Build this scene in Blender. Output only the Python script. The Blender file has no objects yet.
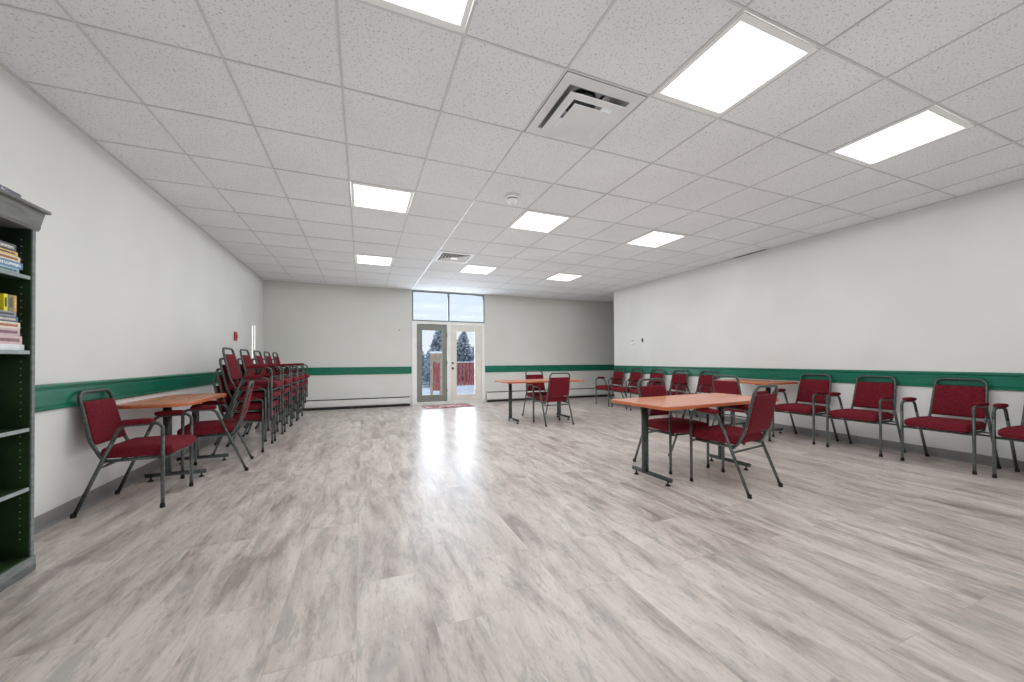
import bpy, bmesh, math, random
from mathutils import Vector, Matrix
random.seed(7)
PI = math.pi
SC = bpy.context.scene
COL = SC.collection

# ------------------------------------------------------------------ helpers
def srgb(r, g, b):
    def f(c):
        c /= 255.0
        return c / 12.92 if c <= 0.04045 else ((c + 0.055) / 1.055) ** 2.4
    return (f(r), f(g), f(b), 1.0)

def new_mat(name, col, rough=0.5, metal=0.0, spec=0.5):
    m = bpy.data.materials.new(name); m.use_nodes = True
    b = m.node_tree.nodes['Principled BSDF']
    b.inputs['Base Color'].default_value = col
    b.inputs['Roughness'].default_value = rough
    b.inputs['Metallic'].default_value = metal
    b.inputs['Specular IOR Level'].default_value = spec
    return m

def N(m, kind, **kw):
    n = m.node_tree.nodes.new(kind)
    for k, v in kw.items():
        if k in n.inputs: n.inputs[k].default_value = v
        else: setattr(n, k, v)
    return n

def L(m, a, b): m.node_tree.links.new(a, b)

def noisy(m, c1, c2, scale=20, detail=4, stretch=(1, 1, 1), bump=0.0, lo=0.35, hi=0.65, bscale=None, bdist=0.002):
    b = m.node_tree.nodes['Principled BSDF']
    tc = N(m, 'ShaderNodeTexCoord'); mp = N(m, 'ShaderNodeMapping'); mp.inputs['Scale'].default_value = stretch
    L(m, tc.outputs['Object'], mp.inputs['Vector'])
    n = N(m, 'ShaderNodeTexNoise', Scale=scale, Detail=detail); L(m, mp.outputs[0], n.inputs['Vector'])
    r = N(m, 'ShaderNodeValToRGB'); r.color_ramp.elements[0].position = lo; r.color_ramp.elements[1].position = hi
    r.color_ramp.elements[0].color = c1; r.color_ramp.elements[1].color = c2
    L(m, n.outputs['Fac'], r.inputs['Fac']); L(m, r.outputs['Color'], b.inputs['Base Color'])
    if bump:
        n2 = N(m, 'ShaderNodeTexNoise', Scale=bscale or scale * 3, Detail=3); L(m, mp.outputs[0], n2.inputs['Vector'])
        bp = N(m, 'ShaderNodeBump', Strength=bump, Distance=bdist)
        L(m, n2.outputs['Fac'], bp.inputs['Height']); L(m, bp.outputs[0], b.inputs['Normal'])
    return m

def obj(name, bm, m=None, parent=None, smooth=False, loc=None):
    bmesh.ops.recalc_face_normals(bm, faces=bm.faces[:])
    me = bpy.data.meshes.new(name); bm.to_mesh(me); bm.free()
    if m:
        for k in (m if isinstance(m, (list, tuple)) else [m]): me.materials.append(k)
    if smooth:
        for p in me.polygons: p.use_smooth = True
    o = bpy.data.objects.new(name, me); COL.objects.link(o)
    if parent: o.parent = parent
    if loc: o.location = loc
    return o

def tag(o, label=None, cat=None, group=None, kind=None):
    if label: o['label'] = label
    if cat: o['category'] = cat
    if group: o['group'] = group
    if kind: o['kind'] = kind
    return o

def thing(name, label, cat, loc=(0, 0, 0), rz=0.0, group=None):
    o = bpy.data.objects.new(name, None); COL.objects.link(o)
    o.empty_display_size = 0.1
    o.location = loc; o.rotation_euler = (0, 0, rz)
    return tag(o, label, cat, group)

def struct(name, bm, m, parent=None, **kw):
    o = obj(name, bm, m, parent, **kw)
    if not parent: o['kind'] = 'structure'
    return o

def dup(root, loc, rz, label, group=None):
    r = root.copy(); COL.objects.link(r); r.location = loc; r.rotation_euler = (0, 0, rz)
    r['label'] = label
    if group: r['group'] = group
    elif 'group' in r: del r['group']
    for ch in list(root.children):
        c = ch.copy(); COL.objects.link(c); c.parent = r
        for g in list(ch.children):
            d = g.copy(); COL.objects.link(d); d.parent = c
    return r

def box(bm, x0, x1, y0, y1, z0, z1, mi=0):
    v = [bm.verts.new((x, y, z)) for x in (x0, x1) for y in (y0, y1) for z in (z0, z1)]
    for q in ((0, 1, 3, 2), (4, 6, 7, 5), (0, 4, 5, 1), (2, 3, 7, 6), (0, 2, 6, 4), (1, 5, 7, 3)):
        f = bm.faces.new([v[i] for i in q]); f.material_index = mi
    return v

def bbox(x0, x1, y0, y1, z0, z1, bev=0.004, seg=2):
    bm = bmesh.new(); box(bm, x0, x1, y0, y1, z0, z1)
    if bev: bmesh.ops.bevel(bm, geom=bm.edges[:], offset=bev, segments=seg, profile=0.5, affect='EDGES')
    return bm

def rounded_path(pts, radii, seg=6):
    out = []
    n = len(pts)
    for i, p in enumerate(pts):
        p = Vector(p); r = radii[i] if i < len(radii) else 0
        if i == 0 or i == n - 1 or r <= 0: out.append(p); continue
        a = (Vector(pts[i - 1]) - p); b = (Vector(pts[i + 1]) - p)
        an, bn = a.normalized(), b.normalized()
        ang = an.angle(bn); t = min(r / math.tan(ang / 2), a.length * .49, b.length * .49)
        rr = t * math.tan(ang / 2)
        c = p + (an + bn).normalized() * (rr / math.sin(ang / 2))
        s = p + an * t; e = p + bn * t
        v0 = s - c; v1 = e - c; w = v0.angle(v1)
        for k in range(seg + 1):
            u = k / seg
            out.append(c + (v0 * math.sin((1 - u) * w) + v1 * math.sin(u * w)) / math.sin(w))
    return out

def tube(bm, path, r, n=8, r2=None, caps=True):
    """sweep an (elliptical when r2) section along a list of points"""
    path = [Vector(p) for p in path]
    rings = []; t0 = (path[1] - path[0]).normalized()
    up = Vector((1, 0, 0)) if abs(t0.x) < .9 else Vector((0, 1, 0))
    nn = (up - t0 * up.dot(t0)).normalized()
    for i, p in enumerate(path):
        if i == 0: t = t0
        elif i == len(path) - 1: t = (path[-1] - path[-2]).normalized()
        else: t = ((path[i + 1] - p).normalized() + (p - path[i - 1]).normalized()).normalized()
        nn = (nn - t * nn.dot(t)).normalized(); bb = t.cross(nn)
        rings.append([bm.verts.new(p + nn * (math.cos(2 * PI * k / n) * r) + bb * (math.sin(2 * PI * k / n) * (r2 or r))) for k in range(n)])
    for a, b in zip(rings, rings[1:]):
        for k in range(n): bm.faces.new((a[k], a[(k + 1) % n], b[(k + 1) % n], b[k]))
    if caps:
        bm.faces.new(rings[0]); bm.faces.new(rings[-1])

def tube_bm(path, r, n=8, **k):
    bm = bmesh.new(); tube(bm, path, r, n, **k); return bm

def rounded_box(sx, sy, sz, rad, n=10, dome=0.0, warp=None):
    """padded block centred on the origin"""
    bm = bmesh.new(); box(bm, -1, 1, -1, 1, -1, 1)
    bmesh.ops.subdivide_edges(bm, edges=bm.edges[:], cuts=n, use_grid_fill=True)
    h = Vector((sx / 2, sy / 2, sz / 2)); rad = min(rad, min(h) * .98)
    inn = h - Vector((rad, rad, rad))
    def rm(v):  # push grid lines toward the edges
        return math.sin(v * PI / 2)
    for v in bm.verts:
        u = Vector((rm(v.co.x), rm(v.co.y), rm(v.co.z)))
        p = Vector((u.x * h.x, u.y * h.y, u.z * h.z))
        q = Vector([max(-inn[i], min(inn[i], p[i])) for i in range(3)])
        d = p - q
        if d.length > 1e-9: p = q + d.normalized() * rad
        if dome: p.z += math.copysign(1, p.z) * dome * max(0, 1 - (p.x / h.x) ** 2) * max(0, 1 - (p.y / h.y) ** 2) * (1 if abs(v.co.z) > .99 else 0)
        v.co = warp(p) if warp else p
    return bm

def disc(bm, c, r, h, n=16, axis='z', r_top=None):
    c = Vector(c); rt = r if r_top is None else r_top
    A = {'z': (Vector((1, 0, 0)), Vector((0, 1, 0)), Vector((0, 0, 1))), 'y': (Vector((1, 0, 0)), Vector((0, 0, 1)), Vector((0, 1, 0))), 'x': (Vector((0, 1, 0)), Vector((0, 0, 1)), Vector((1, 0, 0)))}[axis]
    lo = [bm.verts.new(c + A[0] * math.cos(2 * PI * k / n) * r + A[1] * math.sin(2 * PI * k / n) * r) for k in range(n)]
    hi = [bm.verts.new(c + A[2] * h + A[0] * math.cos(2 * PI * k / n) * rt + A[1] * math.sin(2 * PI * k / n) * rt) for k in range(n)]
    for k in range(n): bm.faces.new((lo[k], lo[(k + 1) % n], hi[(k + 1) % n], hi[k]))
    bm.faces.new(lo); bm.faces.new(hi)

# ------------------------------------------------------------------ dimensions
XL, XR, YF, H = -1.972, 6.009, 9.477, 2.8637
YE = 7.92          # the right wall stops here, an alcove lies beyond
XA, YB = 8.2, -2.6
GX, GY, DX, DY = -1.371, 1.9467, 0.6291, 0.6652   # ceiling grid

# ------------------------------------------------------------------ materials
M = {}
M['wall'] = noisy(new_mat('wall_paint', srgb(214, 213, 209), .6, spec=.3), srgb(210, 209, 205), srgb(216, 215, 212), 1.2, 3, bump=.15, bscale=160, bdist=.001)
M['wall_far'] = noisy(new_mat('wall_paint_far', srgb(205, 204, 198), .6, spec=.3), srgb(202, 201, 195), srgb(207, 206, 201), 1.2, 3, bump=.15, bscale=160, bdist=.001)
M['green'] = noisy(new_mat('green_rail_paint', srgb(8, 104, 80), .3), srgb(4, 92, 70), srgb(12, 108, 84), 6, 3, stretch=(1, 1, 6))
M['green_d'] = noisy(new_mat('green_rail_edge', srgb(10, 80, 62), .35), srgb(6, 66, 52), srgb(12, 82, 64), 8, 3)
M['cove'] = noisy(new_mat('vinyl_cove_base', srgb(128, 126, 124), .45), srgb(122, 121, 120), srgb(134, 132, 129), 3, 3)
M['heater'] = noisy(new_mat('heater_enamel', srgb(214, 211, 206), .4), srgb(208, 206, 201), srgb(216, 214, 210), 3, 3)
M['dark'] = noisy(new_mat('dark_gap', srgb(50, 50, 50), .8), srgb(42, 42, 42), srgb(60, 60, 58), 9, 2)
M['black'] = noisy(new_mat('black_void', srgb(16, 16, 16), .8), srgb(12, 12, 12), srgb(22, 22, 22), 9, 2)
M['white'] = noisy(new_mat('white_paint', srgb(226, 225, 221), .4), srgb(222, 221, 217), srgb(229, 228, 225), 4, 2)
M['cream'] = noisy(new_mat('cream_door_paint', srgb(214, 209, 198), .4), srgb(210, 205, 194), srgb(218, 213, 203), 4, 2)
M['greydoor'] = noisy(new_mat('grey_green_door_paint', srgb(122, 126, 116), .45), srgb(118, 122, 112), srgb(128, 131, 122), 4, 2)
M['anod'] = noisy(new_mat('grey_aluminium', srgb(108, 112, 116), .4, .3), srgb(100, 104, 108), srgb(116, 120, 124), 6, 2)
M['metal'] = noisy(new_mat('pewter_frame_metal', srgb(80, 85, 80), .36, .55), srgb(54, 59, 56), srgb(88, 93, 88), 90, 4, bump=.2, bscale=220, bdist=.0006)
M['blackmetal'] = noisy(new_mat('dark_table_metal', srgb(46, 52, 50), .4, .3), srgb(40, 46, 44), srgb(58, 63, 60), 60, 3)
M['rubber'] = noisy(new_mat('black_rubber', srgb(26, 26, 26), .7), srgb(20, 20, 20), srgb(34, 34, 34), 30, 2)
M['fabric'] = noisy(new_mat('maroon_fabric', srgb(102, 20, 33), .9, spec=.2), srgb(88, 15, 27), srgb(110, 24, 37), 55, 5, bump=.5, bscale=420, bdist=.0012)
M['chrome'] = noisy(new_mat('satin_knob', srgb(120, 112, 100), .3, .9), srgb(110, 102, 92), srgb(130, 122, 110), 20, 2)
M['redplastic'] = noisy(new_mat('red_alarm_plastic', srgb(165, 25, 32), .35), srgb(150, 20, 28), srgb(176, 30, 38), 12, 2)
M['snow'] = noisy(new_mat('snow', srgb(240, 243, 250), .8), srgb(228, 233, 244), srgb(248, 249, 252), 2, 4, bump=.4, bscale=6, bdist=.05)
M['fence'] = noisy(new_mat('red_fence_boards', srgb(150, 58, 60), .7), srgb(136, 46, 50), srgb(188, 112, 112), 12, 6, stretch=(3, 3, .4))
M['tanwood'] = noisy(new_mat('tan_weathered_wood', srgb(172, 148, 120), .8), srgb(146, 120, 94), srgb(196, 176, 150), 14, 5, stretch=(3, 3, .6))
M['bark'] = noisy(new_mat('tree_bark', srgb(80, 70, 66), .9), srgb(62, 54, 50), srgb(98, 88, 82), 18, 4)
M['spruce'] = noisy(new_mat('frosted_spruce', srgb(112, 122, 136), .9), srgb(84, 94, 104), srgb(196, 204, 216), 7, 6, lo=.38, hi=.6)
M['shelf_frame'] = noisy(new_mat('grey_shelf_laminate', srgb(98, 102, 100), .45), srgb(86, 90, 88), srgb(108, 112, 110), 10, 4, stretch=(1, 1, 5))
M['shelf_in'] = noisy(new_mat('dark_green_shelf_interior', srgb(22, 44, 20), .5), srgb(12, 28, 12), srgb(36, 62, 28), 4, 5)
M['shelf_edge'] = noisy(new_mat('pale_shelf_edge', srgb(128, 136, 134), .4), srgb(120, 128, 126), srgb(140, 147, 145), 10, 3)
M['crown'] = noisy(new_mat('grey_crown_wood', srgb(96, 95, 90), .5), srgb(84, 83, 79), srgb(108, 107, 102), 6, 4, stretch=(6, 1, 6))
M['page'] = noisy(new_mat('book_pages', srgb(222, 214, 196), .8), srgb(206, 198, 180), srgb(230, 224, 208), 60, 2, stretch=(1, 1, 12))

# bubbly fluorescent lens
def mat_lens():
    m = bpy.data.materials.new('lit_acrylic_lens'); m.use_nodes = True
    nt = m.node_tree; b = nt.nodes['Principled BSDF']
    tc = N(m, 'ShaderNodeTexCoord'); sp = N(m, 'ShaderNodeSeparateXYZ'); L(m, tc.outputs['Object'], sp.inputs[0])
    # four tubes seen faintly through the lens
    a = N(m, 'ShaderNodeMath', operation='MULTIPLY'); a.inputs[1].default_value = 2 * PI / 0.19; L(m, sp.outputs['X'], a.inputs[0])
    c = N(m, 'ShaderNodeMath', operation='COSINE'); L(m, a.outputs[0], c.inputs[0])
    k = N(m, 'ShaderNodeMapRange'); k.inputs['From Min'].default_value = -1; k.inputs['From Max'].default_value = 1
    k.inputs['To Min'].default_value = LIGHT * .88; k.inputs['To Max'].default_value = LIGHT * 1.12
    L(m, c.outputs[0], k.inputs['Value'])
    b.inputs['Base Color'].default_value = (.9, .9, .9, 1); b.inputs['Emission Color'].default_value = (.97, .985, 1.0, 1)
    L(m, k.outputs[0], b.inputs['Emission Strength'])
    return m
LIGHT = 2.2
M['lens'] = mat_lens()

# acoustic tile
def mat_tile():
    m = new_mat('fissured_acoustic_tile', srgb(205, 205, 203), .9, spec=.1)
    b = m.node_tree.nodes['Principled BSDF']
    tc = N(m, 'ShaderNodeTexCoord')
    n = N(m, 'ShaderNodeTexNoise', Scale=75, Detail=3); L(m, tc.outputs['Object'], n.inputs['Vector'])
    r = N(m, 'ShaderNodeValToRGB'); e = r.color_ramp.elements
    e[0].position = .28; e[0].color = srgb(176, 176, 174); e[1].position = .42; e[1].color = srgb(222, 223, 223)
    L(m, n.outputs['Fac'], r.inputs['Fac'])
    v = N(m, 'ShaderNodeTexVoronoi', Scale=48); L(m, tc.outputs['Object'], v.inputs['Vector'])
    r2 = N(m, 'ShaderNodeValToRGB'); e = r2.color_ramp.elements
    e[0].position = .08; e[0].color = srgb(160, 160, 158); e[1].position = .2; e[1].color = (1, 1, 1, 1)
    L(m, v.outputs['Distance'], r2.inputs['Fac'])
    n3 = N(m, 'ShaderNodeTexNoise', Scale=1.3, Detail=2); L(m, tc.outputs['Object'], n3.inputs['Vector'])
    r3 = N(m, 'ShaderNodeValToRGB'); e = r3.color_ramp.elements
    e[0].position = .3; e[0].color = (.93, .93, .93, 1); e[1].position = .7; e[1].color = (1, 1, 1, 1)
    L(m, n3.outputs['Fac'], r3.inputs['Fac'])
    mx = N(m, 'ShaderNodeMix', data_type='RGBA', blend_type='MULTIPLY'); mx.inputs['Factor'].default_value = .75
    L(m, r.outputs[0], mx.inputs['A']); L(m, r2.outputs[0], mx.inputs['B'])
    m2 = N(m, 'ShaderNodeMix', data_type='RGBA', blend_type='MULTIPLY'); m2.inputs['Factor'].default_value = 1
    L(m, mx.outputs['Result'], m2.inputs['A']); L(m, r3.outputs[0], m2.inputs['B'])
    L(m, m2.outputs['Result'], b.inputs['Base Color'])
    bp = N(m, 'ShaderNodeBump', Strength=.5, Distance=.003); L(m, n.outputs['Fac'], bp.inputs['Height']); L(m, bp.outputs[0], b.inputs['Normal'])
    return m
M['tile'] = mat_tile()
M['tbar'] = noisy(new_mat('ceiling_grid_bar', srgb(192, 192, 190), .5), srgb(188, 188, 186), srgb(196, 196, 194), 5, 2)
M['tbar_white'] = noisy(new_mat('ceiling_grid_bar_bright', srgb(240, 240, 238), .4), srgb(236, 236, 234), srgb(244, 244, 242), 5, 2)

# weathered vinyl planks running along Y
def mat_floor():
    m = new_mat('weathered_vinyl_plank', srgb(180, 172, 168), .3, spec=.55)
    b = m.node_tree.nodes['Principled BSDF']
    tc = N(m, 'ShaderNodeTexCoord')
    mp = N(m, 'ShaderNodeMapping'); mp.inputs['Rotation'].default_value = (0, 0, PI / 2); mp.inputs['Location'].default_value = (0.35, .02, 0)
    L(m, tc.outputs['Object'], mp.inputs['Vector'])
    br = N(m, 'ShaderNodeTexBrick'); br.offset = .37; br.offset_frequency = 2
    for k, v in {'Scale': 1.0, 'Mortar Size': .0016, 'Mortar Smooth': .3, 'Bias': 0.0, 'Brick Width': 1.22, 'Row Height': .31}.items(): br.inputs[k].default_value = v
    br.inputs['Color1'].default_value = (0, 0, 0, 1); br.inputs['Color2'].default_value = (1, 1, 1, 1); br.inputs['Mortar'].default_value = (.5, .5, .5, 1)
    L(m, mp.outputs[0], br.inputs['Vector'])
    # every plank shifts the grain: add brick colour to coordinates
    sc = N(m, 'ShaderNodeVectorMath', operation='SCALE'); sc.inputs['Scale'].default_value = 13.7; L(m, br.outputs['Color'], sc.inputs[0])
    ad = N(m, 'ShaderNodeVectorMath', operation='ADD'); L(m, tc.outputs['Object'], ad.inputs[0]); L(m, sc.outputs[0], ad.inputs[1])
    def grain(scale, st, detail, dist, rough=.6):
        q = N(m, 'ShaderNodeMapping'); q.inputs['Scale'].default_value = st; L(m, ad.outputs[0], q.inputs['Vector'])
        n = N(m, 'ShaderNodeTexNoise', Scale=scale, Detail=detail, Distortion=dist); n.inputs['Roughness'].default_value = rough
        L(m, q.outputs[0], n.inputs['Vector']); return n
    def ramp(src, *st):
        r = N(m, 'ShaderNodeValToRGB'); e = r.color_ramp.elements
        e[0].position, e[0].color = st[0]; e[1].position, e[1].color = st[-1]
        for p_, c_ in st[1:-1]: x = e.new(p_); x.color = c_
        L(m, src, r.inputs['Fac']); return r
    def mul(a, b_, fac):
        x = N(m, 'ShaderNodeMix', data_type='RGBA', blend_type='MULTIPLY'); x.inputs['Factor'].default_value = fac
        L(m, a, x.inputs['A']); L(m, b_, x.inputs['B']); return x.outputs['Result']
    g = lambda v: (v, v, v, 1)
    g1 = grain(1.0, (6.5, 1.4, 1), 10, .5, .66)      # broad tone
    r1 = ramp(g1.outputs['Fac'], (.34, srgb(142, 130, 124)), (.44, srgb(174, 162, 155)), (.54, srgb(192, 181, 173)), (.68, srgb(206, 197, 190)))
    g2 = grain(1.0, (10, 2.4, 1), 12, .6, .70)       # cool grey worn patches
    r2 = ramp(g2.outputs['Fac'], (.53, g(0)), (.61, g(.68)))
    mx = N(m, 'ShaderNodeMix', data_type='RGBA', blend_type='MIX'); L(m, r2.outputs[0], mx.inputs['Factor'])
    L(m, r1.outputs[0], mx.inputs['A']); mx.inputs['B'].default_value = srgb(152, 147, 142)
    g3 = grain(1.0, (55, 14, 1), 6, .8, .7)          # fine scratches
    r3 = ramp(g3.outputs['Fac'], (.36, g(.70)), (.47, g(1)))
    g5 = grain(1.0, (22, 3.4, 1), 8, .9, .7)         # dark drag marks
    r5 = ramp(g5.outputs['Fac'], (.33, (.66, .64, .62, 1)), (.42, g(1)))
    c3 = mul(mul(mx.outputs['Result'], r3.outputs[0], .7), r5.outputs[0], .85)
    # plank tone and seam
    r4 = ramp(br.outputs['Color'], (0, (.92, .915, .91, 1)), (1, (1.0, 1.0, 1.0, 1)))
    c4 = mul(c3, r4.outputs[0], 1)
    m5 = N(m, 'ShaderNodeMix', data_type='RGBA', blend_type='MIX'); m5.inputs['B'].default_value = srgb(132, 126, 122)
    sm = N(m, 'ShaderNodeMath', operation='MULTIPLY'); sm.inputs[1].default_value = .35; L(m, br.outputs['Fac'], sm.inputs[0])
    L(m, sm.outputs[0], m5.inputs['Factor']); L(m, c4, m5.inputs['A'])
    L(m, m5.outputs['Result'], b.inputs['Base Color'])
    rr = N(m, 'ShaderNodeMapRange'); rr.inputs['To Min'].default_value = .24; rr.inputs['To Max'].default_value = .40; L(m, g1.outputs['Fac'], rr.inputs['Value'])
    L(m, rr.outputs[0], b.inputs['Roughness'])
    bp = N(m, 'ShaderNodeBump', Strength=.12, Distance=.002); L(m, g3.outputs['Fac'], bp.inputs['Height']); L(m, bp.outputs[0], b.inputs['Normal'])
    return m
M['floor'] = mat_floor()

def mat_wood(name, c1, c2, rough, st):
    m = new_mat(name, c1, rough)
    noisy(m, c1, c2, 3, 8, stretch=st, lo=.3, hi=.7)
    return m
M['table_top'] = mat_wood('cherry_laminate', srgb(176, 104, 74), srgb(198, 130, 100), .25, (1.2, 9, 9))
M['table_edge'] = mat_wood('orange_wood_edge', srgb(168, 84, 46), srgb(186, 104, 62), .4, (2, 2, 20))

def mat_glass():
    m = bpy.data.materials.new('window_glass'); m.use_nodes = True
    nt = m.node_tree; nt.nodes.clear()
    o = N(m, 'ShaderNodeOutputMaterial'); g = N(m, 'ShaderNodeBsdfGlossy'); g.inputs['Roughness'].default_value = .02
    t = N(m, 'ShaderNodeBsdfTransparent'); t.inputs['Color'].default_value = (.95, .97, .97, 1)
    mx = N(m, 'ShaderNodeMixShader'); mx.inputs[0].default_value = .02
    L(m, t.outputs[0], mx.inputs[1]); L(m, g.outputs[0], mx.inputs[2]); L(m, mx.outputs[0], o.inputs['Surface'])
    return m
M['glass'] = mat_glass()

def mat_mat():
    m = new_mat('patterned_rug', srgb(120, 60, 60), .95, spec=.1)
    b = m.node_tree.nodes['Principled BSDF']; tc = N(m, 'ShaderNodeTexCoord')
    mp = N(m, 'ShaderNodeMapping'); mp.inputs['Scale'].default_value = (6, 9, 1); L(m, tc.outputs['Object'], mp.inputs['Vector'])
    v = N(m, 'ShaderNodeTexVoronoi', Scale=1.0); v.distance = 'MANHATTAN'; L(m, mp.outputs[0], v.inputs['Vector'])
    r = N(m, 'ShaderNodeValToRGB'); r.color_ramp.interpolation = 'CONSTANT'; e = r.color_ramp.elements
    e[0].position = 0; e[0].color = srgb(196, 178, 168); e[1].position = .25; e[1].color = srgb(128, 44, 52)
    x = e.new(.45); x.color = srgb(66, 58, 66); x = e.new(.62); x.color = srgb(150, 70, 74); x = e.new(.8); x.color = srgb(186, 166, 160)
    L(m, v.outputs['Distance'], r.inputs['Fac']); L(m, r.outputs[0], b.inputs['Base Color'])
    return m
M['rug'] = mat_mat()

# ------------------------------------------------------------------ room shell
bm = bmesh.new(); box(bm, XL - .1, XA + .1, YB - .1, YF + .2, -.08, 0); struct('floor', bm, M['floor'])
T = .12
bm = bmesh.new(); box(bm, XL - T, XL, YB - .1, YF + T, 0, H + .1); struct('wall_left', bm, M['wall'])
bm = bmesh.new(); box(bm, XR, XR + T, YB - .1, YE, 0, H + .1); struct('wall_right', bm, M['wall'])
bm = bmesh.new(); box(bm, XR + T, XA, YE - T, YE, 0, H + .1); struct('wall_alcove_front', bm, M['wall'])
bm = bmesh.new(); box(bm, XA, XA + T, YE - T, YF + T, 0, H + .1); struct('wall_alcove_side', bm, M['wall'])
bm = bmesh.new(); box(bm, XL, XR, YB - T, YB, 0, H + .1); struct('wall_back', bm, M['wall'])
# far wall with the door and transom opening
OX0, OX1, OZ1 = 1.15, 3.02, 2.84
bm = bmesh.new()
box(bm, XL, OX0, YF, YF + T, 0, H + .1); box(bm, OX1, XA, YF, YF + T, 0, H + .1); box(bm, OX0, OX1, YF, YF + T, OZ1, H + .1)
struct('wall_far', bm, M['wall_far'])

# ceiling: one mesh of tiles, open at fixtures; grid bars of their own
LIGHTS = [(i, j) for j in (-1, 3, 7) for i in (2, 5, 8)]
VENTS = [(4, 0), (4, 6)]
bm = bmesh.new()
i0, i1 = -1, 16; j0, j1 = -7, 12
for i in range(i0, i1):
    for j in range(j0, j1):
        if (i, j) in LIGHTS or (i, j) in VENTS: continue
        x0, x1 = max(XL, GX + i * DX), min(XA, GX + (i + 1) * DX)
        y0, y1 = max(YB, GY + j * DY), min(YF, GY + (j + 1) * DY)
        if x1 <= x0 or y1 <= y0: continue
        dz = random.uniform(-.0008, .0008)
        box(bm, x0, x1, y0, y1, H + .001 + dz, H + .018)
struct('ceiling', bm, M['tile'])
bm = bmesh.new(); w = .007
for i in range(i0, i1 + 1):
    x = GX + i * DX
    if i != 4 and XL < x < XA: box(bm, x - w, x + w, YB, YF, H - .003, H + .001)
for j in range(j0, j1 + 1):
    y = GY + j * DY
    if YB < y < YF: box(bm, XL, XA, y - w, y + w, H - .0026, H + .001)
x = GX + 4 * DX; box(bm, x - w, x + w, YB, GY + 3 * DY, H - .003, H + .001)
struct('trim_1', bm, M['tbar'])
bm = bmesh.new(); box(bm, x - w, x + w, GY + 3 * DY, YF, H - .0054, H + .001); struct('trim_2', bm, M['tbar_white'])
# wall angle
bm = bmesh.new()
box(bm, XL, XL + .022, YB, YF, H - .006, H); box(bm, XR - .022, XR, YB, YE, H - .006, H); box(bm, XL + .022, XA, YF - .022, YF, H - .006, H)
struct('trim_3', bm, M['tbar'])
bm = bmesh.new(); box(bm, XR - .05, XR - .023, 4.0, 4.55, H - .008, H - .0055); struct('gap_shadow_strip', bm, M['black'])  # black strip stands in for the shadow of a gap at the ceiling edge

# roof above the plenum so no sky leaks in
bm = bmesh.new(); box(bm, XL - .2, XA + .2, YB - .2, YF + .2, H + .35, H + .45)
box(bm, XL - .2, XL - .1, YB - .2, YF + .2, H + .1, H + .35); box(bm, XA + .1, XA + .2, YB - .2, YF + .2, H + .1, H + .35)
box(bm, XL - .2, XA + .2, YF + .12, YF + .2, H - .0, H + .35); box(bm, XL - .2, XA + .2, YB - .2, YB - .12, H + .1, H + .35)
struct('trim_5', bm, M['wall'])

# green rails: moulded on the side walls, flat on the far wall
def rail_profile(sgn, xw, y0, y1, name):
    # (offset from wall, z)
    pr = [(0, .735), (.016, .735), (.020, .742), (.020, .752), (.012, .757), (.012, .762), (.017, .768), (.017, .868), (.012, .874), (.012, .879), (.022, .885), (.024, .900), (.018, .908), (.006, .912), (0, .912)]
    pr = [(d, z + .053) for d, z in pr]
    bm = bmesh.new()
    a = [bm.verts.new((xw + sgn * d, y0, z)) for d, z in pr]; b = [bm.verts.new((xw + sgn * d, y1, z)) for d, z in pr]
    for k in range(len(pr) - 1): bm.faces.new((a[k], a[k + 1], b[k + 1], b[k]))
    bm.faces.new(a); bm.faces.new(b)
    struct(name, bm, M['green'])
rail_profile(1, XL, YB, YF, 'trim_left'); rail_profile(-1, XR, YB, YE, 'trim_right')
bm = bmesh.new(); box(bm, XL + .025, 1.135, YF - .016, YF, .79, .962); box(bm, 3.035, XA, YF - .016, YF, .79, .962); struct('trim_far', bm, M['green'])
# cove bases
def cove(name, sgn, xw, y0, y1):
    pr = [(0, 0), (.014, 0), (.012, .004), (.005, .014), (.004, .1), (0, .104)]
    bm = bmesh.new()
    a = [bm.verts.new((xw + sgn * d, y0, z)) for d, z in pr]; b = [bm.verts.new((xw + sgn * d, y1, z)) for d, z in pr]
    for k in range(len(pr) - 1): bm.faces.new((a[k], a[k + 1], b[k + 1], b[k]))
    bm.faces.new(a); bm.faces.new(b); struct(name, bm, M['cove'])
cove('baseboard_left', 1, XL, YB, YF); cove('baseboard_right', -1, XR, YB, YE)

# ------------------------------------------------------------------ transom and doors
YD = YF + .02
def frame_bm(x0, x1, z0, z1, y0, y1, t):
    bm = bmesh.new()
    box(bm, x0, x0 + t, y0, y1, z0, z1); box(bm, x1 - t, x1, y0, y1, z0, z1)
    box(bm, x0 + t, x1 - t, y0, y1, z0, z0 + t); box(bm, x0 + t, x1 - t, y0, y1, z1 - t, z1); return bm
w1 = struct('window_1', frame_bm(OX0, OX1, 2.095, OZ1, YF - .004, YF + .08, .028), M['anod'])
bm = bmesh.new(); box(bm, 2.045, 2.085, YF - .003, YF + .078, 2.123, OZ1 - .028); obj('mullion', bm, M['anod'], w1)
bm = bmesh.new(); box(bm, OX0 + .028, 2.045, YF + .035, YF + .041, 2.123, OZ1 - .028); obj('pane', bm, M['glass'], w1)
bm = bmesh.new(); box(bm, 2.085, OX1 - .028, YF + .035, YF + .041, 2.123, OZ1 - .028); obj('pane', bm, M['glass'], w1)
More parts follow.
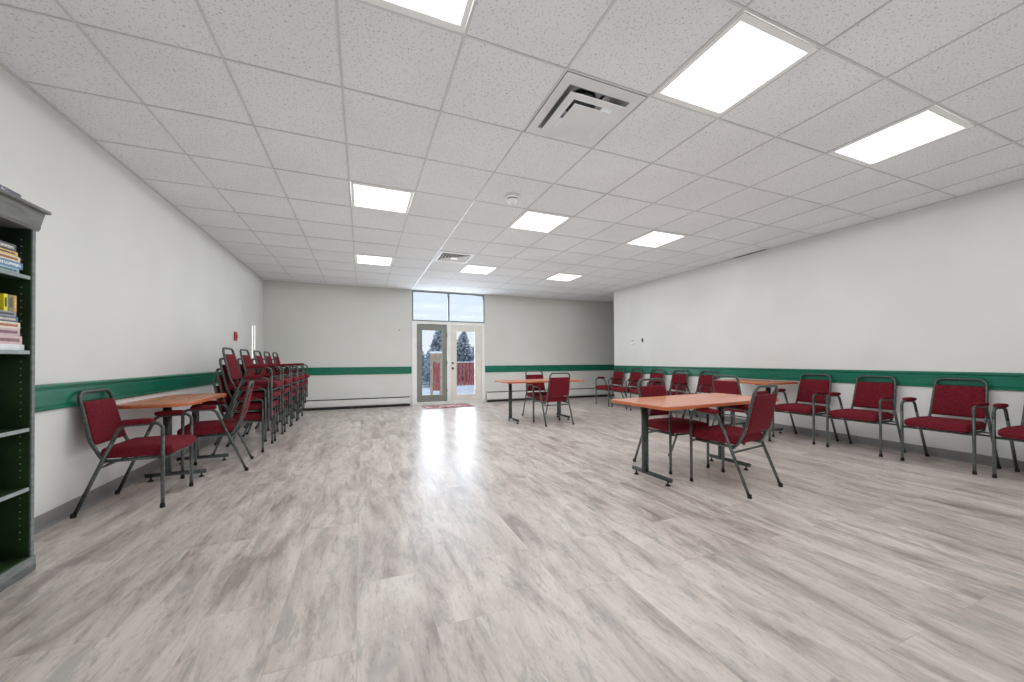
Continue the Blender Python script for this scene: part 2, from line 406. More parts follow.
# painted frame around both leaves
bm = bmesh.new()
box(bm, OX0, 1.262, YF - .012, YF + .1, 0, 2.095); box(bm, 2.945, OX1, YF - .012, YF + .1, 0, 2.095)
box(bm, 1.262, 2.945, YF - .012, YF + .1, 2.035, 2.095); box(bm, 2.02, 2.11, YF - .010, YF + .1, .07, 2.035)
box(bm, 1.262, 2.945, YF - .02, YF + .1, 0, .07)
struct('trim_door', bm, M['white'])
def leaf(name, x0, x1, gx0, gx1, gz0, gz1, m):
    bm = bmesh.new(); y0, y1 = YF + .006, YF + .05
    box(bm, x0, gx0, y0, y1, .075, 2.03); box(bm, gx1, x1, y0, y1, .075, 2.03)
    box(bm, gx0, gx1, y0, y1, .075, gz0); box(bm, gx0, gx1, y0, y1, gz1, 2.03)
    d = struct(name, bm, m)
    bm = frame_bm(gx0 - .02, gx1 + .02, gz0 - .02, gz1 + .02, y0 - .008, y0 + .004, .028); obj('glazing_bead', bm, m, d)
    bm = bmesh.new(); box(bm, gx0, gx1, YF + .026, YF + .032, gz0, gz1); obj('pane', bm, M['glass'], d)
    return d
d1 = leaf('door_1', 1.266, 2.015, 1.385, 1.90, .235, 1.875, M['greydoor'])
d2 = leaf('door_2', 2.115, 2.940, 2.26, 2.76, .22, 1.865, M['cream'])
for z, n, r in ((1.045, 'deadbolt', .026), (.905, 'handle', .032)):
    bm = bmesh.new(); disc(bm, (2.165, YF + .006, z), r, -.012, axis='y'); disc(bm, (2.165, YF - .006, z), .012, -.03, axis='y')
    if n == 'handle': disc(bm, (2.165, YF - .034, z), .018, -.012, axis='y', r_top=.027); disc(bm, (2.165, YF - .046, z), .027, -.014, axis='y', r_top=.018)
    else: box(bm, 2.161, 2.169, YF - .05, YF - .036, z - .018, z + .018)
    obj(n, bm, M['chrome'], d2, smooth=False)
for z in (.35, 1.05, 1.75):
    bm = bmesh.new(); disc(bm, (2.016, YF - .012, z - .045), .008, .09); obj('hinge', bm, M['chrome'], d1)

# door mat
bm = bmesh.new(); box(bm, -.58, .58, -.3, .3, 0, .008)
o = obj('door_mat', bm, M['rug']); o.location = (1.93, 8.98, 0); o.rotation_euler = (0, 0, math.radians(4))
tag(o, 'red, black and cream patterned mat on the floor at the glass doors', 'mat')
bm = bmesh.new()
for sx, sy, a, b_ in ((-.58, -.3, 1.16, .03), (-.58, .27, 1.16, .03)): box(bm, sx, sx + a, sy, sy + b_, .008, .011)
f = obj('border', bm, noisy(new_mat('rug_border', srgb(70, 50, 56), .95), srgb(60, 40, 46), srgb(84, 62, 66), 40, 3), o)

# ------------------------------------------------------------------ baseboard heaters
def heater(x0, x1, label, ztop, joints):
    t = thing('baseboard_heater', label, 'heater', ((x0 + x1) / 2, YF - .035, 0)); cx = (x0 + x1) / 2
    a, b = x0 - cx, x1 - cx
    bm = bmesh.new(); box(bm, a, b, .02, .035, .05, ztop); box(bm, a, b, -.005, .02, ztop - .012, ztop); obj('back_plate', bm, M['heater'], t)
    bm = bmesh.new()
    xs = [a] + [j - cx for j in joints] + [b]
    for u, v in zip(xs, xs[1:]):
        box(bm, u + .002, v - .002, -.035, -.03, .07, ztop - .035)
        box(bm, u + .002, v - .002, -.035, -.012, ztop - .037, ztop - .033)
    obj('front_cover', bm, M['heater'], t)
    bm = bmesh.new(); box(bm, a + .01, b - .01, -.012, .02, .0, .048); box(bm, a + .01, b - .01, -.02, .019, ztop - .03, ztop - .013); obj('fin_slot', bm, M['dark'], t)
    for e in (a, b):
        bm = bmesh.new(); s = .012 if e == a else -.012
        box(bm, min(e, e + s), max(e, e + s), -.036, .034, .05, ztop + .002); obj('end_cap', bm, M['heater'], t)
heater(XL + .06, 1.10, 'long white baseboard heater on the far wall left of the doors', .245, [-.75, .35])
heater(3.07, 7.9, 'long white baseboard heater on the far wall right of the doors', .285, [4.6, 6.2])

# ------------------------------------------------------------------ wall devices
t = thing('fire_alarm_horn', 'small red fire alarm device high on the left wall above the stacks', 'fire alarm', (XL, 7.52, 1.475))
bm = bbox(0, .022, -.055, .055, -.02, .13, .006); obj('back_box', bm, M['redplastic'], t)
bm = bmesh.new(); disc(bm, (.022, 0, .055), .05, .014, 20, 'x', r_top=.034); obj('cover', bm, M['redplastic'], t)
t = thing('light_switch', 'pale light switch plate on the far wall just left of the doors', 'switch', (1.04, YF, 1.2))
obj('plate', bbox(-.035, .035, -.006, 0, -.057, .057, .002), M['wall_far'], t); obj('toggle', bbox(-.006, .006, -.016, -.006, -.012, .012, .002), M['white'], t)
t = thing('wall_hook', 'tiny dark hook on the far wall left of the doors above the green rail', 'hook', (.85, YF, 1.86))
bm = bmesh.new(); disc(bm, (0, 0, 0), .012, -.006, 12, 'y'); tube(bm, [(0, -.005, 0), (0, -.02, 0), (0, -.024, .012)], .003, 6); obj('hook_body', bm, M['dark'], t)
t = thing('thermostat', 'small white thermostat on the right wall near the far corner', 'thermostat', (XR, 7.2, 1.54))
obj('housing', bbox(-.024, 0, -.045, .045, -.06, .06, .004), M['white'], t)
bm = bmesh.new(); box(bm, -.026, -.024, -.02, .02, .01, .035); obj('dial', bm, M['dark'], t)
t = thing('wall_bracket', 'small dark wall bracket beside the white thermostat on right wall', 'bracket', (XR, 6.87, 1.56))
obj('plate', bbox(-.006, 0, -.018, .018, -.05, .05, .002), M['dark'], t)
obj('peg', bbox(-.04, -.006, -.008, .008, -.01, .008, .002), M['dark'], t)

# ------------------------------------------------------------------ ceiling fixtures
def light_fixture():
    t = thing('ceiling_light', '', 'ceiling light')
    a, b = DX / 2, DY / 2; g = .04
    bm = bmesh.new()
    box(bm, -a + .013, -a + g, -b + .013, b - .013, -.006, .004); box(bm, a - g, a - .013, -b + .013, b - .013, -.006, .004)
    box(bm, -a + g, a - g, -b + .013, -b + g + .012, -.006, .004); box(bm, -a + g, a - g, b - g - .012, b - .013, -.006, .004)
    obj('frame', bm, M['white'], t)
    bm = bmesh.new(); box(bm, -a + g, a - g, -b + g + .012, b - g - .012, -.001, .003); obj('lens', bm, M['lens'], t)
    bm = bmesh.new()   # housing above
    box(bm, -a, -a + .004, -b, b, .004, .1); box(bm, a - .004, a, -b, b, .004, .1); box(bm, -a, a, -b, -b + .004, .004, .1); box(bm, -a, a, b - .004, b, .004, .1); box(bm, -a, a, -b, b, .1, .104)
    obj('housing', bm, M['white'], t)
    return t
lab = {(2, -1): 'bright square ceiling light cut by the top edge of the photo', (5, -1): 'large bright ceiling light right of the square air diffuser, nearest row',
       (8, -1): 'bright ceiling light nearest the right wall, closest to the viewer', (2, 3): 'bright ceiling light on the left of the middle row',
       (5, 3): 'bright ceiling light in the middle row beside the smoke detector', (8, 3): 'bright ceiling light on the right of the middle row',
       (2, 7): 'small distant ceiling light on the left of the farthest row', (5, 7): 'small distant ceiling light just beyond the far louvred air vent',
       (8, 7): 'small distant ceiling light on the right of the farthest row'}
proto = light_fixture()
for k, (i, j) in enumerate(LIGHTS):
    loc = (GX + (i + .5) * DX, GY + (j + .5) * DY, H)
    if k == 0: proto.location = loc; proto['label'] = lab[(i, j)]; proto['group'] = 'ceiling lights'
    else: dup(proto, loc, 0, lab[(i, j)], 'ceiling lights')

def sq_ring(bm, o0, i0_, z0, o1=None, i1_=None, z1=None, th=.003):
    """square sloped ring: outer half size o0 at z0 to inner half i0_ at z1"""
    z1 = z0 if z1 is None else z1
    A = [(-1, -1), (1, -1), (1, 1), (-1, 1)]
    out = [bm.verts.new((x * o0, y * o0, z0)) for x, y in A]; inn = [bm.verts.new((x * i0_, y * i0_, z1)) for x, y in A]
    out2 = [bm.verts.new((x * o0, y * o0, z0 + th)) for x, y in A]; inn2 = [bm.verts.new((x * i0_, y * i0_, z1 + th)) for x, y in A]
    for k in range(4):
        l = (k + 1) % 4
        bm.faces.new((out[k], out[l], inn[l], inn[k])); bm.faces.new((out2[k], out2[l], inn2[l], inn2[k]))
        bm.faces.new((out[k], out[l], out2[l], out2[k])); bm.faces.new((inn[k], inn[l], inn2[l], inn2[k]))
def diffuser(i, j, label, extra=False):
    t = thing('air_diffuser', label, 'air vent', (GX + (i + .5) * DX, GY + (j + .5) * DY, H))
    a, b = DX / 2 - .013, DY / 2 - .013; h = .235
    bm = bmesh.new()
    for x0, x1, y0, y1 in ((-a, -h, -b, b), (h, a, -b, b), (-h, h, -b, -h), (-h, h, h, b)): box(bm, x0, x1, y0, y1, -.004, .002)
    obj('flange', bm, M['vent'], t)
    bm = bmesh.new(); sq_ring(bm, h, .12, .0, z1=.09); box(bm, -.12, .12, -.12, .12, .12, .125); obj('throat', bm, M['vent_in'], t)
    bm = bmesh.new(); disc(bm, (0, 0, .085), .1, .03, 24); obj('duct_opening', bm, M['black'], t)
    if not extra:
        bm = bmesh.new(); sq_ring(bm, .218, .158, -.034, z1=-.030); sq_ring(bm, .158, .12, -.030, z1=.03); obj('louver', bm, M['vent'], t)
        bm = bmesh.new(); box(bm, -.142, .142, -.142, .142, -.046, -.042); obj('centre_plate', bm, M['vent'], t)
    else:
        for k, (o_, i_) in enumerate(((.215, .175), (.165, .125), (.115, .08))):
            bm = bmesh.new(); sq_ring(bm, o_, i_, -.014, z1=.02); obj('louver', bm, M['white'], t)
        bm = bmesh.new(); box(bm, -.06, .06, -.06, .06, -.014, -.010); obj('centre_plate', bm, M['white'], t)
M['vent'] = noisy(new_mat('vent_enamel', srgb(208, 208, 207), .5), srgb(204, 204, 203), srgb(212, 212, 211), 3, 2)
M['vent_in'] = noisy(new_mat('vent_inner', srgb(150, 150, 149), .7), srgb(142, 142, 141), srgb(158, 158, 157), 3, 2)
diffuser(4, 0, 'large square stepped air diffuser in the near ceiling')
diffuser(4, 6, 'small distant louvred air vent in the ceiling in front of the doors', True)
t = thing('smoke_detector', 'round pale smoke detector on the middle of the ceiling', 'smoke detector', (1.49, 3.68, H))
bm = bmesh.new(); disc(bm, (0, 0, 0), .078, -.035, 28, r_top=.076); obj('base', bm, M['white'], t)
bm = bmesh.new(); disc(bm, (0, 0, -.035), .058, -.012, 28); obj('vent_slot', bm, M['dark'], t)
bm = bmesh.new(); disc(bm, (0, 0, -.047), .066, -.045, 28, r_top=.03); obj('cap', bm, M['vent'], t)

# ------------------------------------------------------------------ chairs
R_T = .0128
def make_chair():
    t = thing('armchair', '', 'chair')
    me = M['metal']
    for s in (-1, 1):
        x = s * .259
        # front leg
        f = obj('leg', tube_bm([(x, .25, .012), (x, .25, .55)], R_T, 10), me, t, smooth=True)
        bm = bmesh.new(); disc(bm, (x, .25, 0), .0165, .03, 12, r_top=.0145); obj('rubber_foot', bm, M['rubber'], f)
        # arm bow
        pth = rounded_path([(x, .25, .548), (x, .25, .648), (x, .006, .640), (x, -.0447, .515)], [0, .10, .07, 0], 7)
        obj('arm_bow', tube_bm(pth, R_T, 10), me, t, smooth=True)
        # rear leg, slanting backward
        top = Vector((x, -.0440, .517)); bot = Vector((x, -.2465, .012))
        g = obj('leg', tube_bm([bot, top], R_T, 10), me, t, smooth=True)
        bm = bmesh.new(); disc(bm, (x, -.25, 0), .0165, .03, 12, r_top=.0145); obj('rubber_foot', bm, M['rubber'], g)
        # arm pad
        bm = rounded_box(.05, .20, .036, .017, 7, dome=.004)
        for v in bm.verts:
            v.co += Vector((x, .095, .663)); v.co.z += (v.co.y - .1) * .03
            v.co.x += 0
        obj('arm_pad', bm, M['fabric'], t, smooth=True)
    # inner tube: seat rails curving up into the back loop
    a, b = .203, .184
    pts = [(-a, .24, .378), (-a, -.115, .372), (-a + .002, -.19, .52), (-b, -.268, .888), (b, -.268, .888), (a - .002, -.19, .52), (a, -.115, .372), (a, .24, .378)]
    pth = rounded_path(pts, [0, .06, .25, .065, .065, .25, .06, 0], 7)
    obj('back_frame', tube_bm(pth, R_T, 10), me, t, smooth=True)
    obj('stretcher', tube_bm([(-.259, .247, .372), (.259, .247, .372)], .0095, 8), me, t, smooth=True)
    obj('stretcher', tube_bm([(-.259, -.118, .335), (.259, -.118, .335)], .0095, 8), me, t, smooth=True)
    for s in (-1, 1):
        for y, z in ((-.105, .366), (.235, .38)):
            obj('side_bracket', tube_bm([(s * .2, y, z), (s * .259, y, z)], .008, 6), me, t, smooth=True)
    # seat
    def sw(p):
        p = p.copy(); p.z -= .012 * max(0, (p.y / .22)) ** 3 if p.z > 0 else 0
        p.x *= 1 - .05 * max(0, -p.y / .22)
        return p + Vector((0, .085, .433))
    obj('seat', rounded_box(.462, .44, .082, .03, 11, dome=.012, warp=sw), M['fabric'], t, smooth=True)
    # backrest pad follows the lean
    def bw(p):  # p.x lateral, p.y vertical, p.z thickness
        u = (p.y + .17) / .34; z = .495 + .322 * u
        if u < .4: yy = -.181 - .036 * u / .4
        else: yy = -.217 - .038 * (u - .4) / .6
        return Vector((p.x * (1 - .10 * u), yy + .004 + p.z, z))
    obj('backrest', rounded_box(.40, .34, .04, .017, 10, dome=.006, warp=bw), M['fabric'], t, smooth=True)
    return t

proto_chair = make_chair()
used = [False]
def chair(x, y, rz, label, group=None, z=0.0):
    """rz: 0 faces +Y"""
    if not used[0]:
        used[0] = True
        proto_chair.location = (x, y, z); proto_chair.rotation_euler = (0, 0, rz); proto_chair['label'] = label
        if group: proto_chair['group'] = group
        return proto_chair
    return dup(proto_chair, (x, y, z), rz, label, group)

g = 'maroon armchairs in a row along the right wall'
row = [(7.66, 'maroon armchair farthest away in the right wall row, at the wall end'),
       (7.02, 'second farthest maroon armchair in the row against the right wall'),
       (6.36, 'third farthest maroon armchair in the row against the right wall'),
       (5.73, 'fourth farthest maroon armchair in the right wall row, seen above the near table'),
       (5.07, 'fifth farthest maroon armchair on the right wall, just left of the wall table'),
       (3.31, 'maroon armchair against the right wall just right of the wall table'),
       (2.64, 'maroon armchair against right wall, second to the right of the wall table'),
       (1.935, 'nearest fully visible maroon armchair against the right wall'),
       (1.30, 'maroon armchair cut off by the right edge of the photo')]
for k, (yy, lb) in enumerate(row):
    chair(5.70, yy, PI / 2 + random.uniform(-.015, .015), lb, g)
chair(4.86, 3.655, -PI / 2, 'maroon armchair behind the near table, facing the table on the right wall')
# at the near-right table
chair(3.09, 2.363, math.radians(9.5), 'maroon armchair in front of the near rectangular table, back to the viewer')
chair(3.03, 3.06, PI + math.radians(2), 'maroon armchair tucked under the far side of the near rectangular table')
# at the middle table
chair(3.11, 5.82, math.radians(-1), 'maroon armchair at the near side of the distant free-standing table')
chair(3.25, 6.63, PI, 'maroon armchair at the far side of the distant free-standing table')
# by the left wall table
chair(-1.665, 3.915, -PI / 2, 'maroon armchair nearest the bookshelf, back to the left wall')
chair(-1.375, 4.775, PI / 2 + math.radians(8), 'maroon armchair tucked into the long side of the left wall table')
# stacks
who = ['nearest', 'second nearest', 'middle', 'fourth nearest', 'farthest']
lev = ['bottom', 'second from bottom', 'third from bottom', 'top']
for s, yc in enumerate((5.64, 6.33, 7.04, 7.68, 8.36)):
    for k in range(4):
        chair(-1.375 + .03 * k, yc + random.uniform(-.006, .006), -PI / 2, '%s maroon armchair of the %s stack along the left wall' % (lev[k], who[s]),
              'stacked maroon armchairs', z=.128 * k)

# ------------------------------------------------------------------ tables
def rrect(hx, hy, r, seg=6):
    pts = []
    for cx, cy, a0 in ((hx - r, hy - r, 0), (-hx + r, hy - r, 90), (-hx + r, -hy + r, 180), (hx - r, -hy + r, 270)):
        for k in range(seg + 1):
            a = math.radians(a0 + 90 * k / seg); pts.append((cx + r * math.cos(a), cy + r * math.sin(a)))
    return pts
def slab(pts, z0, z1, inset=0.003):
    bm = bmesh.new(); n = len(pts)
    def ring(z, k): return [bm.verts.new((x * k, y * k, z)) for x, y in pts]
    a, b, c, d = ring(z0, 1 - inset), ring(z0 + .003, 1), ring(z1 - .003, 1), ring(z1, 1 - inset)
    for p, q in ((a, b), (b, c), (c, d)):
        for k in range(n): bm.faces.new((p[k], p[(k + 1) % n], q[(k + 1) % n], q[k]))
    bm.faces.new(a); bm.faces.new(d); return bm
def table(x, y, rz, lx, ly, h, colx, label, r=.04, bar=.46, group=None, co_=0.0, bo=0.0):
    t = thing('pedestal_table', label, 'table', (x, y, 0), rz, group)
    pts = rrect(lx / 2, ly / 2, r)
    top = obj('tabletop', slab([(p * .998, q * .998) for p, q in pts], h - .006, h), M['table_top'], t)
    obj('edge_band', slab(pts, h - .03, h - .005), M['table_edge'], top)
    for cx in colx:
        obj('column', tube_bm([(cx, co_, .05), (cx, co_, h - .04)], .032, 14), M['blackmetal'], t, smooth=True)
        bm = bbox(cx - .07, cx + .07, co_ - .2, co_ + .2, h - .042, h - .03, .002, 1); obj('mounting_plate', bm, M['blackmetal'], t)
        fb = obj('foot_bar', tube_bm([(cx, bo - bar / 2, .055), (cx, bo + bar / 2, .055)], .019, 10), M['blackmetal'], t, smooth=True)
        for s in (-1, 1):
            bm = bmesh.new(); yy = bo + s * (bar / 2 - .04); disc(bm, (cx, yy, .012), .007, .03, 8); disc(bm, (cx, yy, 0), .024, .014, 14, r_top=.014)
            obj('glide', bm, M['rubber'], fb)
    return t
table(3.07, 2.765, math.radians(3.5), 1.56, .71, .722, (-.585, .50), 'rectangular cherry-wood table nearest the viewer, with black pedestal legs', co_=.085, bo=0.01)
table(3.06, 6.26, math.radians(1), 1.55, .70, .742, (-.54, .49), 'distant free-standing rectangular wooden table in front of the far wall', co_=.11, bo=-.02)
table(-1.69, 4.68, PI / 2, 1.17, .54, .748, (-.20, .44), 'wooden table with rounded corners standing against the left wall', r=.16, co_=0.01, bo=-.06)
table(5.64, 3.985, PI / 2, .93, .66, .775, (-.27, .31), 'wooden table against the right wall in a gap of the chair row', co_=.07)

# ------------------------------------------------------------------ bookshelf
t = thing('bookshelf', 'tall grey bookcase with dark green inside, cut by the left edge', 'bookshelf', (-1.80, 2.31, 0))
bx = lambda x0, x1, y0, y1, z0, z1, bev=.002: bbox(x0 + 1.80, x1 + 1.80, y0 - 2.31, y1 - 2.31, z0, z1, bev, 1)
XB, XF, Y0, Y1 = XL + .022, -1.635, 1.85, 2.83
for ya, yb, yi in ((Y1 - .022, Y1, Y1 - .026), (Y0, Y0 + .022, Y0 + .022)):
    sp = obj('side_panel', bx(XB, XF, ya, yb, .0, 1.83), M['shelf_frame'], t)
    bm = bmesh.new(); box(bm, XB + 1.80 + .01, XF + 1.80 - .006, yi - 2.31, yi + .004 - 2.31, .08, 1.82); obj('inner_lining', bm, M['shelf_in'], sp)
    bm = bmesh.new(); ypin = (yi - .0015 if yi > 2.3 else yi + .0045)
    for xp in (XF - .04, XB + .06):
        z = .18
        while z < 1.78:
            if not any(abs(z - q) < .035 for q in (.45, .765, 1.18, 1.575)): box(bm, xp + 1.80 - .0028, xp + 1.80 + .0028, ypin - 2.31, ypin + .002 - 2.31, z - .0028, z + .0028)
            z += .036
    obj('peg_hole', bm, M['shelf_edge'], sp)
obj('back_panel', bx(XB, XB + .008, Y0 + .022, Y1 - .03, .08, 1.83), M['shelf_in'], t)
for z in (.45, .765, 1.175, 1.572):
    sh = obj('shelf', bx(XB + .01, XF - .012, Y0 + .03, Y1 - .028, z - .020, z), M['shelf_in'], t)
    obj('shelf_edge', bx(XF - .012, XF - .004, Y0 + .03, Y1 - .028, z - .020, z), M['shelf_edge'], sh)
obj('bottom_shelf', bx(XB, XF - .004, Y0 + .022, Y1 - .026, .06, .082), M['shelf_in'], t)
bm = bx(XF, XF + .012, Y0, Y1 - .004, 0, .082, .006); obj('plinth', bm, M['shelf_frame'], t)
# crown: sloped cornice and projecting top board
bm = bmesh.new()
prof = [(XF - .01, 1.822), (XF + .004, 1.822), (XF + .010, 1.838), (XF + .010, 1.852), (XF + .018, 1.90), (XF + .022, 1.925), (XF - .01, 1.925)]
def crown_ring(y, s): return [bm.verts.new((px + 1.80, y - 2.31 + s * (px - XF) * .9, pz)) for px, pz in prof]
a, b = crown_ring(Y0 - .005, -1), crown_ring(Y1 + .005, 1)
for k in range(len(prof)): bm.faces.new((a[k], a[(k + 1) % len(prof)], b[(k + 1) % len(prof)], b[k]))
bm.faces.new(a); bm.faces.new(b)
box(bm, XB + 1.80, XF - .01 + 1.80, Y0 - 2.31, Y1 + .004 - 2.31, 1.822, 1.925)
obj('cornice', bm, M['crown'], t)
obj('top_board', bx(XB, XF + .042, Y0 - .036, Y1 + .036, 1.925, 1.943, .004), M['crown'], t)

def book(xf, y0, y1, z0, th, depth, col, label, group, upright=False, stripe=None, cat='book'):
    """lying: spine to +X, cover boards around a page block.  upright: spine to +X, standing"""
    cm = noisy(new_mat('book_cover', col, .45), tuple(c * .82 for c in col[:3]) + (1,), col, 14, 3)
    cx, cy = xf - depth / 2, (y0 + y1) / 2
    t = thing('book', label, cat, (cx, cy, z0), random.uniform(-.02, .02), group)
    hx, hy = depth / 2, (y1 - y0) / 2; c = .002
    bm = bmesh.new()
    if not upright:
        box(bm, -hx, hx, -hy, hy, 0, c); box(bm, -hx, hx, -hy, hy, th - c, th); box(bm, hx - c, hx, -hy, hy, c, th - c)
        obj('cover', bm, cm, t)
        bm = bmesh.new(); box(bm, -hx + .003, hx - c, -hy + .003, hy - .003, c, th - c); obj('pages', bm, M['page'], t)
        if stripe:
            bm = bmesh.new(); box(bm, hx, hx + .0006, -hy * .9, hy * .85, th * .3, th * .7); obj('spine_title', bm, noisy(new_mat('spine_print', stripe, .5), stripe, tuple(q * .3 for q in stripe[:3]) + (1,), 160, 2, lo=.5, hi=.56), t)
    else:
        box(bm, -hx, hx, -hy, -hy + c, 0, th); box(bm, -hx, hx, hy - c, hy, 0, th); box(bm, hx - c, hx, -hy + c, hy - c, 0, th)
        obj('cover', bm, cm, t)
        bm = bmesh.new(); box(bm, -hx + .003, hx - c, -hy + c, hy - c, .003, th - .003); obj('pages', bm, M['page'], t)
        if stripe:
            bm = bmesh.new(); box(bm, hx, hx + .0006, -hy * .5, hy * .5, th * .25, th * .8); obj('spine_title', bm, noisy(new_mat('spine_print', stripe, .5), stripe, tuple(q * .3 for q in stripe[:3]) + (1,), 160, 2, lo=.5, hi=.56), t)
    return t
g1 = 'books piled flat on the top shelf'
z = 1.5725
for lab_, col, th, ye, st in (('turquoise book at the bottom of the pile on the top shelf', srgb(150, 186, 190), .022, 2.762, srgb(90, 120, 130)),
                             ('blue book with pale spine print, second up on the top shelf', srgb(92, 128, 160), .030, 2.784, srgb(210, 220, 225)),
                             ('cream book in the middle of the pile on the top shelf', srgb(216, 196, 158), .024, 2.767, srgb(160, 90, 60)),
                             ('yellow-spined book second from top on the top shelf', srgb(206, 178, 96), .018, 2.750, srgb(120, 60, 50)),
                             ('dark book with white print topping the pile on the top shelf', srgb(58, 54, 50), .032, 2.740, srgb(190, 186, 176))):
    th *= 1.13
    book(XF - .022, ye - .2, ye, z, th, .14, col, lab_, g1, stripe=st); z += th + .0005
g2 = 'books and magazines piled flat on the second shelf'
z = 1.1755
for lab_, col, th, ye, st in (('white thick book at the bottom of the second shelf pile', srgb(222, 226, 228), .024, 2.792, None),
                             ('pink-edged book second from bottom on the second shelf', srgb(206, 176, 176), .034, 2.777, srgb(150, 110, 110)),
                             ('pale pink paperback third from bottom on the second shelf', srgb(196, 172, 172), .030, 2.762, srgb(140, 100, 110)),
                             ('cream magazine with curled corner on the second shelf pile', srgb(222, 208, 184), .026, 2.767, srgb(190, 110, 80)),
                             ('blue and dark magazine near the top of the second shelf pile', srgb(74, 96, 120), .022, 2.752, srgb(210, 190, 170)),
                             ('grey magazine on top of the second shelf pile', srgb(130, 136, 138), .020, 2.742, srgb(60, 60, 66))):
    th *= 1.24
    book(XF - .020, ye - .21, ye, z, th, .15, col, lab_, g2, stripe=st); z += th + .0005
g3 = 'short books standing on the flat pile of the second shelf'
for lab_, col, ya, yb, st in (('golden-spined short book standing rightmost on the second shelf pile', srgb(196, 146, 52), 2.745, 2.762, srgb(230, 200, 110)),
                             ('olive brown book standing on the second shelf pile', srgb(120, 112, 70), 2.711, 2.743, srgb(90, 84, 54)),
                             ('bright yellow book standing on the second shelf pile', srgb(224, 210, 30), 2.688, 2.709, srgb(40, 40, 30))):
    book(XF - .024, ya - .012, yb - .012, z, .085, .11, col, lab_, g3, upright=True, stripe=st)
# flat box on top of the bookcase
t = thing('binder', 'dark slate flat binder with pale lettering lying on top of the bookcase', 'binder', (-1.76, 2.50, 1.943), math.radians(2))
obj('cover', bbox(-.15, .15, -.2, .2, 0, .028, .003, 1), noisy(new_mat('slate_binder', srgb(72, 76, 88), .45), srgb(64, 68, 80), srgb(82, 86, 98), 10, 3), t)
bm = bmesh.new(); box(bm, .15, .1506, -.1, .12, .008, .02); obj('lettering', bm, noisy(new_mat('pale_print', srgb(190, 194, 204), .5), srgb(72, 76, 88), srgb(196, 200, 208), 130, 2, lo=.48, hi=.54), t)

# ------------------------------------------------------------------ outdoors
bm = bmesh.new(); box(bm, -25, 40, YF + .2, 60, -.35, -.14); struct('ground', bm, M['snow'])
bm = bmesh.new(); box(bm, .9, 3.2, YF + .12, YF + 1.6, -.14, .02); struct('ground_step', bm, M['snow'])
def fence(x0, x1, y, z0, z1, label):
    t = thing('board_fence', label, 'fence', ((x0 + x1) / 2, y, -.14)); cx = (x0 + x1) / 2
    bm = bmesh.new(); n = int((x1 - x0) / .15)
    for k in range(n):
        xa = x0 - cx + k * .15; box(bm, xa, xa + .118, 0, .02, z0 + .14, z1 + .14 + random.uniform(-.01, .01))
    obj('boards', bm, M['fence'], t)
    bm = bmesh.new()
    for zz in (z0 + .28, z1 - .02): box(bm, x0 - cx, x1 - cx, .02, .06, zz, zz + .08)
    obj('rails', bm, M['fence'], t)
    bm = bmesh.new(); box(bm, x0 - cx, x1 - cx, -.005, .065, z1 + .142, z1 + .175); obj('snow_cap', bm, M['snow'], t)
    for k in range(int((x1 - x0) / 2.2) + 1):
        bm = bmesh.new(); xa = x0 - cx + k * 2.2; box(bm, xa, xa + .09, .06, .15, 0, z1 + .2); obj('post', bm, M['fence'], t)
fence(3.1, 9.5, 15.0, .08, 1.02, 'red vertical board fence in the snow seen through the right door')
t = thing('gate_pillar', 'tan timber gate surround with red panel seen through the left door', 'gate', (2.39, 13.0, -.14))
bm = bmesh.new(); box(bm, -.2, -.12, -.05, .05, 0, 1.5); obj('post', bm, M['tanwood'], t)
bm = bmesh.new(); box(bm, .12, .2, -.05, .05, 0, 1.5); obj('post', bm, M['tanwood'], t)
bm = bmesh.new(); box(bm, -.12, .12, -.04, .04, 1.2, 1.5); obj('lintel', bm, M['tanwood'], t)
bm = bmesh.new()
for k in range(3): box(bm, -.118 + k * .08, -.046 + k * .08, -.02, .0, .2, 1.17)
obj('panel', bm, M['fence'], t)
bm = rounded_box(.46, .16, .07, .03, 4); 
for v in bm.verts: v.co.z += 1.53
obj('snow_cap', bm, M['snow'], t, smooth=True)
def spruce(x, y, h, r, label, seed):
    rnd = random.Random(seed)
    t = thing('spruce_tree', label, 'tree', (x, y, -.15), 0, 'snowy trees beyond the doors')
    bm = bmesh.new(); tube(bm, [(0, 0, 0), (0, 0, h * .5), (0, 0, h * .97)], .09, 8); obj('trunk', bm, M['bark'], t)
    bm = bmesh.new(); z = .25
    while z < h:
        rr = r * (1 - z / h) ** .85 + .04; n = max(9, int(rr * 24))
        a0 = rnd.random() * 6
        for k in range(n):
            a = a0 + 2 * PI * k / n + rnd.uniform(-.15, .15); l = rr * rnd.uniform(.7, 1.12); w_ = .10 + .05 * rr
            d = Vector((math.cos(a), math.sin(a), 0)); s = Vector((-d.y, d.x, 0)); p0 = Vector((0, 0, z + .06))
            prev = None; 
            for u in (0, .35, .7, 1):
                c = p0 + d * l * u + Vector((0, 0, -.32 * l * u + .12 * l * u * u))
                ww = w_ * (1 - u) ** .7 * (0.6 + rnd.random() * .8) + .012
                cur = (bm.verts.new(c + s * ww + Vector((0, 0, -.06))), bm.verts.new(c + Vector((0, 0, .02))), bm.verts.new(c - s * ww + Vector((0, 0, -.06))))
                if prev:
                    bm.faces.new((prev[0], cur[0], cur[1], prev[1])); bm.faces.new((prev[1], cur[1], cur[2], prev[2]))
                prev = cur
        z += .07 + .04 * rnd.random()
    obj('foliage', bm, M['spruce'], t)
